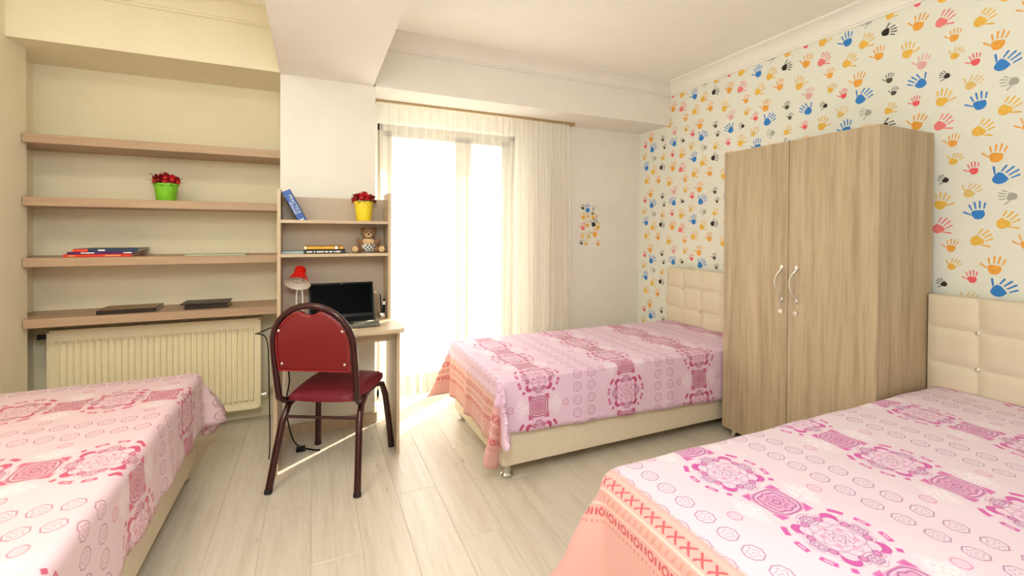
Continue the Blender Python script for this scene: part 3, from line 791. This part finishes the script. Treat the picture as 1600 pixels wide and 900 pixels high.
# red desk lamp
lp = thing('desk_lamp', 'red desk lamp with tilted shade at the left end of the desk', 'lamp', (-.085, 2.99, .75))
bm = bmesh.new(); lathe(bm, [(0, 0), (.062, 0), (.062, .012), (.050, .018), (0, .018)], 24); mk('base', bm, M_LAMPRED, lp, smooth=35, world=False)
for dx in (-.018, .018):
    bm = bmesh.new(); tube(bm, [(dx * .9, .0, .015), (dx, 0, .10), (dx * .9, -.0, .17), (dx * .5, -.012, .225)], .0042, 8); mk('arm', bm, M_WHITE, lp, smooth=True, world=False)
tiltm = Matrix.Translation((0, -.035, .285)) @ Matrix.Rotation(math.radians(-38), 4, 'X') @ Matrix.Rotation(math.radians(8), 4, 'Y')
bm = bmesh.new(); lathe(bm, [(0, .055), (.026, .053), (.032, .045), (.034, .008), (.040, -.004), (.068, -.055), (.071, -.058)], 32); bmesh.ops.transform(bm, matrix=tiltm, verts=bm.verts); sh = mk('lamp_shade', bm, M_LAMPRED, lp, smooth=40, world=False)
bm = bmesh.new(); lathe(bm, [(0, .048), (.028, .046), (.031, .008), (.037, -.004), (.0655, -.055), (.071, -.0585)], 32); bmesh.ops.transform(bm, matrix=tiltm, verts=bm.verts); mk('shade_lining', bm, M_LAMPIN, lp, smooth=40, world=False)['label'] = 'white inside of the shade'
bm = bmesh.new(); sp_ = [(.016 * math.cos(t * 2 * PI), .016 * math.sin(t * 2 * PI), .012 - .014 * t) for t in [i / 12 for i in range(43)]]; tube(bm, sp_, .0052, 8); tube(bm, [(0, 0, .045), (0, 0, .012)], .015, 12); bmesh.ops.transform(bm, matrix=tiltm, verts=bm.verts); mk('bulb', bm, M_WHITE, lp, smooth=True, world=False)['label'] = 'white spiral bulb'

# laptop
lt = thing('laptop', 'open black laptop standing on the desk', 'laptop', (.155, 2.93, .75))
bm = bmesh.new(); box(bm, -.19, .19, -.265, 0, .004, .022, bev=.004); mk('base', bm, M_LAPTOP, lt, smooth=35, world=False)
bm = bmesh.new(); box(bm, -.18, .18, -.165, -.015, .022, .0228)
mk('keyboard_deck', bm, M_BLACK, lt, world=False)
bm = bmesh.new()
for r_ in range(5):
    for k in range(14): box(bm, -.172 + k * .0247, -.172 + k * .0247 + .0205, -.158 + r_ * .027, -.158 + r_ * .027 + .022, .0228, .0248)
kk = mk('keys', bm, M_KEYS, lt, world=False); kk['kind'] = 'stuff'
bx('touchpad', (-.05, .05, -.25, -.18, .0219, .0226), M_KEYS, lt, world=False)
bx('sticker', (.13, .16, -.19, -.172, .0219, .0227), M_WHITE, lt, world=False)['label'] = 'small white sticker'
tl_ = Matrix.Translation((0, .004, .018)) @ Matrix.Rotation(math.radians(-22), 4, 'X')
bm = bmesh.new(); box(bm, -.19, .19, 0, .008, 0, .225, bev=.003); bmesh.ops.transform(bm, matrix=tl_, verts=bm.verts); lid = mk('lid', bm, M_BLACK, lt, smooth=35, world=False)
bm = bmesh.new(); box(bm, -.178, .178, -.0008, .0002, .022, .212); bmesh.ops.transform(bm, matrix=tl_, verts=bm.verts); mk('screen', bm, M_SCREEN, lid, world=False)
bm = bmesh.new(); box(bm, -.006, .006, -.0012, .0002, .214, .219); bmesh.ops.transform(bm, matrix=tl_, verts=bm.verts); mk('webcam', bm, M_LAPTOP, lid, world=False)
for a in (-.12, .06):
    bm = bmesh.new(); tube(bm, [(a, .003, .018), (a + .06, .003, .018)], .006); mk('hinge', bm, M_BLACK, lt, world=False)

# pen holder
ph = thing('pen_holder', 'round silver holder of pens beside the laptop', 'pen holder', (.393, 2.93, .75))
bm = bmesh.new(); lathe(bm, [(0, 0), (.022, 0), (.027, .012), (.025, .026), (.022, .034), (.019, .034), (.019, .006), (0, .006)], 18); mk('cup', bm, M_SILVER, ph, smooth=40, world=False)
for (a, b, h, r_, m_, tx) in ((-.010, .0, .165, .004, M_TWIG, -.03), (.006, -.004, .120, .009, M_BLACK, .006), (.0, .008, .15, .0035, M_BLACK, -.012)):
    bm = bmesh.new(); tube(bm, [(a, b, .008), (a + tx, b, h)], r_, 8); pn = mk('pen', bm, m_, ph, smooth=True, world=False)
    if r_ == .009:
        bm = bmesh.new(); tube(bm, [(a + tx * .72, b, h * .72), (a + tx * .9, b, h * .9)], r_ * 1.06, 8); mk('pen_band', bm, M_WHITE, pn, world=False)
    if h == .165:
        bm = bmesh.new(); ball(bm, (a + tx, b, h), (.009, .006, .010), 10, 8); mk('pen_top', bm, M_FURL, pn, smooth=True, world=False)

# cables
bm = bmesh.new()
tube(bm, smooth_path([(-.06, 2.83, .757), (-.09, 2.80, .760), (-.150, 2.80, .764), (-.175, 2.80, .80), (-.168, 2.80, .835), (-.160, 2.80, .80), (-.195, 2.79, .770), (-.225, 2.80, .762), (-.260, 2.82, .745), (-.300, 2.84, .725), (-.285, 2.82, .73), (-.240, 2.79, .69), (-.232, 2.80, .45), (-.230, 2.83, .12), (-.238, 2.86, .004)]), .0034, 6)
tag(mk('charger_cord', bm, M_BLACK, smooth=True), 'black charger cord looping over the left edge of the desk', 'cable')
bm = bmesh.new()
tube(bm, smooth_path([(-.165, 3.12, .50), (-.14, 3.0, .40), (-.158, 2.97, .25), (-.12, 2.95, .06), (-.07, 2.93, .006)]), .004, 6); box(bm, -.10, -.05, 2.885, 2.925, 0, .022, bev=.003); tube(bm, [(-.05, 2.90, .012), (.0, 2.87, .006), (.03, 2.86, .005)], .005, 6)
tag(mk('power_cord', bm, M_BLACK, smooth=35), 'black power cord with adapter on the floor under the desk', 'cable')

# ------------------------------------------------------------------ chair
ch = thing('chair', 'maroon metal banquet chair with red padded seat and back', 'chair', (.107, 2.625, 0), -math.radians(26.6))
def cm(name, bm, m, sm=True, parent=None): return mk(name, bm, m, parent or ch, smooth=sm, world=False)
def ly(z): return -.205 - (z - .44) * .17
hoop = []
for s in (-1,):
    hoop += [(-.172, -.08, .418), (-.186, -.13, .424), (-.196, -.175, .434), (-.200, ly(.46), .460), (-.202, ly(.52), .52), (-.204, ly(.60), .60), (-.204, ly(.70), .70)]
na = 14
for i in range(na + 1):
    a = PI - i * PI / na
    z = .735 + .205 * math.sin(a); hoop.append((.204 * math.cos(a), ly(z), z))
hoop += [(-p[0], p[1], p[2]) for p in reversed(hoop[:7])]
bm = bmesh.new(); tube(bm, hoop, .0155, 12, flat=1.0); cm('back_frame', bm, M_MAROON)
for s in (-1, 1):
    bm = bmesh.new(); tube(bm, [(s * .178, .02, .425), (s * .186, -.06, .418), (s * .193, -.13, .395), (s * .200, -.175, .33), (s * .212, -.215, .18), (s * .224, -.258, .012)], [.014, .015, .0165, .0175, .0175, .0175], 10)
    lg = cm('leg', bm, M_MAROON)
    bm = bmesh.new(); tube(bm, [(s * .2235, -.2565, .018), (s * .225, -.262, 0)], .0195, 10); cm('foot_cap', bm, M_RUBBER, parent=lg)
    bm = bmesh.new(); tube(bm, [(s * .178, .0, .425), (s * .182, .12, .425), (s * .192, .185, .405), (s * .203, .215, .33), (s * .216, .238, .17), (s * .227, .256, .012)], [.014, .015, .0165, .0175, .0175, .0175], 10)
    lg = cm('leg', bm, M_MAROON)
    bm = bmesh.new(); tube(bm, [(s * .2268, .2555, .018), (s * .228, .258, 0)], .0195, 10); cm('foot_cap', bm, M_RUBBER, parent=lg)
bm = bmesh.new(); tube(bm, [(-.197, -.165, .345), (.197, -.165, .345)], .008, 8); cm('stretcher', bm, M_MAROON)
bm = bmesh.new(); tube(bm, [(-.178, -.02, .425), (.178, -.02, .425)], .010, 8); tube(bm, [(-.182, .14, .422), (.182, .14, .422)], .010, 8); cm('seat_rail', bm, M_MAROON)
# seat cushion: rounded trapezoid, crowned
def seat_pt(a, b):
    y_ = -.19 + (b + 1) / 2 * .43
    hw = .185 + (b + 1) / 2 * .028
    # superellipse mapping of square to rounded square
    k = 1 - .10 * (a * a * b * b)
    return a * hw * k, y_ * (1) + (-.5 * 0) , k
bm = bmesh.new(); n = 14; top = []; bot = []
for i in range(n + 1):
    rt1, rb1 = [], []
    for j in range(n + 1):
        a, b = -1 + 2 * i / n, -1 + 2 * j / n
        sh_ = 1 - .09 * (a * a * b * b)
        hw = .186 + (b * sh_ + 1) / 2 * .026
        X, Y = a * sh_ * hw, .02 + b * sh_ * .215
        ed = max(abs(a), abs(b)) ** 8
        crown = .018 * (1 - a * a) * (1 - b * b)
        rt1.append(bm.verts.new((X * (1 - .02 * ed), Y, .478 + crown - .022 * ed))); rb1.append(bm.verts.new((X * .985, Y * .99, .434)))
    top.append(rt1); bot.append(rb1)
for i in range(n):
    for j in range(n):
        bm.faces.new((top[i][j], top[i + 1][j], top[i + 1][j + 1], top[i][j + 1])); bm.faces.new((bot[i][j], bot[i][j + 1], bot[i + 1][j + 1], bot[i + 1][j]))
for i in range(n):
    for A in ((top[i][0], top[i + 1][0], bot[i + 1][0], bot[i][0]), (top[i][n], top[i + 1][n], bot[i + 1][n], bot[i][n]), (top[0][i], top[0][i + 1], bot[0][i + 1], bot[0][i]), (top[n][i], top[n][i + 1], bot[n][i + 1], bot[n][i])):
        bm.faces.new(A)
cm('seat', bm, M_REDSEAT, 60)
# back pad with hand hole
out = []
for i in range(25):
    a = PI - i * PI / 24
    X, Z = .187 * math.cos(a), .735 + .187 * math.sin(a)
    dip = .028 * math.exp(-(X / .038) ** 4)       # cut-out under the hoop for the hand
    out.append((X, Z - dip))
low = [(.187, .66), (.184, .603), (-.184, .603), (-.187, .66)]
outl = out + low
bm = bmesh.new()
def lay(dy, sc_): return [bm.verts.new((x_ * sc_, ly(z_) + dy, .74 + (z_ - .74) * sc_)) for x_, z_ in outl]
Ls = [lay(-.012, .94), lay(-.017, .90), ]
rings_ = [lay(-.013, .95), lay(-.008, 1.0), lay(.012, 1.0), lay(.024, .95)]
back = lay(-.015, .86); front = lay(.032, .80)
seq = [back] + rings_ + [front]
for A, B in zip(seq, seq[1:]):
    for i in range(len(outl)): bm.faces.new((A[i], A[(i + 1) % len(outl)], B[(i + 1) % len(outl)], B[i]))
bm.faces.new(list(reversed(back))); bm.faces.new(front)
for v_ in Ls[0] + Ls[1]: bm.verts.remove(v_)
cm('back_pad', bm, M_REDVINYL, 50)
bm = bmesh.new(); pipe = [(x_ * .965, ly(z_) - .0155, .74 + (z_ - .74) * .955) for x_, z_ in outl]
dense = []
for i in range(len(pipe)):
    a_, b_ = Vector(pipe[i]), Vector(pipe[(i + 1) % len(pipe)]); m_ = max(1, int((b_ - a_).length / .012))
    dense += [a_.lerp(b_, k / m_) for k in range(m_)]
tube(bm, dense, [.0032 if i % 2 else .0021 for i in range(len(dense))], 6, closed=True); cm('piping', bm, M_REDTRIM)
for X, Z in ((-.158, .815), (.158, .815), (-.158, .645), (.158, .645)):
    bm = bmesh.new(); ball(bm, (X, ly(Z) - .0165, Z), (.0075, .004, .0075), 10, 6); cm('screw', bm, M_SILVER)

# ------------------------------------------------------------------ wardrobe
wd = thing('wardrobe', 'tall two-door oak-look wardrobe between the two beds', 'wardrobe', (2.66, 1.655, 0))
WX0, WX1, WY0, WY1, WZ0, WZ1 = 2.425, 2.905, 1.22, 2.085, .05, 1.822
bm = bmesh.new(); box(bm, WX0 + .02, WX1, WY0, WY0 + .018, WZ0, WZ1); mk('side_panel', bm, M_OAK, wd)
bm = bmesh.new(); box(bm, WX0 + .02, WX1, WY1 - .018, WY1, WZ0, WZ1); mk('side_panel', bm, M_OAK, wd)
bx('top_panel', (WX0 + .02, WX1, WY0 + .018, WY1 - .018, WZ1 - .018, WZ1), M_OAK, wd)
bx('bottom_panel', (WX0 + .02, WX1, WY0 + .018, WY1 - .018, WZ0, WZ0 + .018), M_OAK, wd)
bx('back_panel', (WX1 - .006, WX1 - .001, WY0 + .018, WY1 - .018, WZ0 + .018, WZ1 - .018), M_OAK, wd)
bx('divider', (WX0 + .03, WX1 - .01, 1.645, 1.661, WZ0 + .018, WZ1 - .018), M_RUBBER, wd)
for (a, b, hy) in ((WY0, 1.653, 1.612), (1.657, WY1, 1.697)):
    d = bx('door', (WX0, WX0 + .018, a, b, WZ0 + .001, WZ1 - .001), M_OAK, wd, bev=.0012)
    s = 1
    bm = bmesh.new(); pts = [(WX0 - .002, hy - .006, 1.108), (WX0 - .010, hy - .004, 1.095), (WX0 - .022, hy + .010, 1.070), (WX0 - .027, hy + .017, 1.035), (WX0 - .026, hy + .016, 1.005), (WX0 - .020, hy + .006, .968), (WX0 - .010, hy - .006, .948), (WX0 - .002, hy - .004, .930)]
    tube(bm, pts, [.006, .0048, .004, .0046, .0046, .004, .0048, .006], 10)
    for z in (1.112, .928): ball(bm, (WX0 - .003, hy - .005, z), (.004, .010, .015), 10, 8)
    mk('handle', bm, M_SILVER, d, smooth=True)
    bm = bmesh.new(); tube(bm, [(WX0, hy - .002, .862), (WX0 - .004, hy - .002, .862)], .0125, 16); tube(bm, [(WX0 - .003, hy - .002, .862), (WX0 - .007, hy - .002, .862)], .007, 12); mk('lock', bm, M_SILVER, d, smooth=35)
for a in (WX0 + .05, WX1 - .05):
    for b in (WY0 + .05, WY1 - .05):
        bm = bmesh.new(); lathe(bm, [(0, 0), (.022, 0), (.024, .006), (.018, .014), (.018, .05), (0, .05)], 16, (a, b, 0)); mk('foot', bm, M_CHROME, wd, smooth=35)

# ------------------------------------------------------------------ beds
def pad_mesh():
    bm = bmesh.new(); n = 8; g = []
    for i in range(n + 1):
        r_ = []
        for j in range(n + 1):
            a, b = -1 + 2 * i / n, -1 + 2 * j / n
            h = (1 - abs(a) ** 7) * (1 - abs(b) ** 7)
            r_.append(bm.verts.new((-.012 * h, a * .5, b * .5)))
        g.append(r_)
    for i in range(n):
        for j in range(n): bm.faces.new((g[i][j], g[i + 1][j], g[i + 1][j + 1], g[i][j + 1]))
    bmesh.ops.recalc_face_normals(bm, faces=bm.faces)
    me = bpy.data.meshes.new('pad'); bm.to_mesh(me); bm.free(); me.materials.append(M_LEATHER)
    for f in me.polygons: f.use_smooth = True
    return me
PAD = pad_mesh()
bmb = bmesh.new(); ball(bmb, (0, 0, 0), (.006, .010, .010), 12, 8)
BTN = bpy.data.meshes.new('button'); bmb.to_mesh(BTN); bmb.free(); BTN.materials.append(M_CRYSTAL)
for f in BTN.polygons: f.use_smooth = True

def place(o, t, loc, rz):
    o.parent = t; o.location = loc
def make_bed(label, origin, rz, L, W, zt):
    """local frame: x from foot (0) to head (L), y across 0..W; local origin at a foot corner"""
    t = thing('bed', label, 'bed', origin, rz)
    bm = bmesh.new(); box(bm, .03, L, .02, W - .02, .07, .335, bev=.025); mk('bed_base', bm, M_LEATHER, t, smooth=35, world=False)
    bm = bmesh.new(); box(bm, .035, L - .005, .025, W - .025, .337, zt - .008, bev=.045); mk('mattress', bm, M_LEATHER, t, smooth=50, world=False)
    for a in (.075, L - .10):
        for b in (.07, W - .07):
            bm = bmesh.new(); lathe(bm, [(0, 0), (.030, 0), (.033, .006), (.033, .012), (.024, .022), (.024, .052), (.031, .062), (.031, .072), (0, .072)], 18, (a, b, 0)); mk('leg', bm, M_CHROME, t, smooth=35, world=False)
    hb = bx('headboard', (L + .004, L + .075, -.005, W + .025, .05, 1.0), M_LEATHER, t, bev=.010, world=False)
    cols, y0, y1 = 5, -.005, W + .025
    pw = (y1 - y0) / cols
    zs = [.33, .50, .665, .838, 1.0]
    for i in range(cols):
        for z0, z1 in zip(zs, zs[1:]):
            o = bpy.data.objects.new('pad', PAD); C.objects.link(o); o.parent = hb
            o.location = (L + .0045, y0 + pw * (i + .5), (z0 + z1) / 2); o.scale = (1, pw * .985, (z1 - z0) * .985)
    for i in range(1, cols):
        for z in (.665, .838):
            o = bpy.data.objects.new('button', BTN); C.objects.link(o); o.parent = hb; o.location = (L - .001, y0 + pw * i, z)
    return t

def make_spread(name, label, mat, origin, rz, L, W, zt, d_foot, d0, d1, uoff, us, voff, flare0, flare1, ffoot, seed, wav=.012, skew0=0.0, ctilt=(.75, .75), Rc=.07, r=.028, cskew=1.0):
    rn = random.Random(seed)
    bm = bmesh.new(); uvl = bm.loops.layers.uv.new('UVMap')
    step = .022
    ns, nt_ = int((L + d_foot) / step), int((W + d0 + d1) / step)
    grid = []; uvs = {}
    for i in range(ns + 1):
        s = -d_foot + (L + d_foot) * i / ns
        rowv = []
        for j in range(nt_ + 1):
            tt = -d0 + (W + d0 + d1) * j / nt_
            t0 = tt
            if tt < 0: t0 = tt * (1 + skew0 * max(0, s) / L)
            cx = max(s, Rc); cyy = min(max(t0, Rc), W - Rc)
            vx_, vy_ = s - cx, t0 - cyy; rho = math.hypot(vx_, vy_)
            bumpz = .0022 * math.sin(s * 9 + seed) * math.sin(t0 * 11 + seed * 2) + .0016 * math.sin(s * 23 + t0 * 7 + seed)
            e_ = rho - (Rc - r)
            if e_ <= 0 or rho < 1e-6:
                p = Vector((s, t0, zt + bumpz))
            else:
                dx_, dy_ = vx_ / rho, vy_ / rho
                phi = min(e_ / r, PI / 2)
                h = max(0, e_ - r * PI / 2)
                near0 = t0 < W / 2
                sideamt = abs(dy_); angc = math.atan2(abs(dx_), abs(dy_)) / (PI / 2); cornr = math.sin(PI * angc ** (cskew if near0 else 1.0)) ** 1.3 if 0 < angc < 1 else 0.0
                # perimeter position for the folds
                if abs(dx_) > abs(dy_): per = t0
                else: per = s
                base_t = (flare0 if near0 else flare1) * sideamt ** 2 + ffoot * dx_ * dx_
                tilt = base_t + cornr * (ctilt[0] if near0 else ctilt[1])
                fold = wav * (h / .25) * (math.sin(per * 38 + seed) * .6 + math.sin(per * 21 + seed * 1.7)) * (1.0 if abs(dx_) > abs(dy_) else .45)
                # cloth at a corner hangs in a doubled fold
                ang = math.atan2(-dx_, abs(dy_))         # 0 on the long side, 90 deg on the foot
                foldc = cornr * .14 * h / .3 * math.sin(ang * 7)
                outw = (Rc - r) + r * math.sin(phi) + h * math.sin(tilt) + fold + foldc
                outw = max(outw, (Rc - r) + r * math.sin(phi) + .002 + .0 * h)
                p = Vector((cx + dx_ * outw, cyy + dy_ * outw, zt - r * (1 - math.cos(phi)) - h * math.cos(min(tilt, 1.2))))
                p.z = max(p.z, .012) + bumpz * max(0, 1 - h * 6)
            vv = bm.verts.new(p); rowv.append(vv); uvs[vv] = (uoff + s * us, t0 + voff)
        grid.append(rowv)
    for i in range(ns):
        for j in range(nt_):
            f = bm.faces.new((grid[i][j], grid[i + 1][j], grid[i + 1][j + 1], grid[i][j + 1]))
            for l in f.loops: l[uvl].uv = uvs[l.vert]
    o = mk(name, bm, mat, smooth=True)
    o.location = origin; o.rotation_euler = (0, 0, rz)
    sd_ = o.modifiers.new('cloth', 'SOLIDIFY'); sd_.thickness = .003; sd_.offset = 1
    return tag(o, label, 'bedspread', 'patterned bedspreads')

# middle bed: foot towards the window side, head at the handprint wall
B2 = (.865, 2.11, 0)
make_bed('cream leatherette bed between the curtain and the wardrobe', B2, 0, 1.99, .92, .535)
make_spread('bedspread', 'pink medallion bedspread on the bed by the curtain', M_SPREAD2, B2, 0, 1.985, .92, .537, .34, .27, .19, .865, 1.0, -.01, .02, .04, .01, 2, skew0=.22, ctilt=(.20, .06), Rc=.035, r=.020, cskew=.5)
# right bed: nearest, lower right
B3 = (.80, .27, 0)
make_bed('cream leatherette bed in the right foreground beside the wardrobe', B3, 0, 2.055, .92, .540)
make_spread('bedspread', 'pink medallion bedspread on the bed in the right foreground', M_SPREAD3, B3, 0, 2.05, .92, .542, .36, .27, .27, .70, 1.0, -.405, .10, .03, .05, 5, ctilt=(.3, .24), Rc=.10, r=.034)
# left bed: foot near the radiator
make_bed('cream leatherette bed in the left foreground before the radiator', (-1.475, 2.865, 0), -PI / 2, 1.99, .92, .535)
make_spread('bedspread', 'pink medallion bedspread on the bed in the left foreground', M_SPREAD1, (-1.475, 2.865, 0), -PI / 2, 1.985, .92, .537, .26, .22, .27, 1.093 - (2.865 - 2.525) / 1.12, 1 / 1.12, -.92 + .085 + .165, .10, .05, .12, 8, ctilt=(.4, .42), Rc=.04, r=.026)
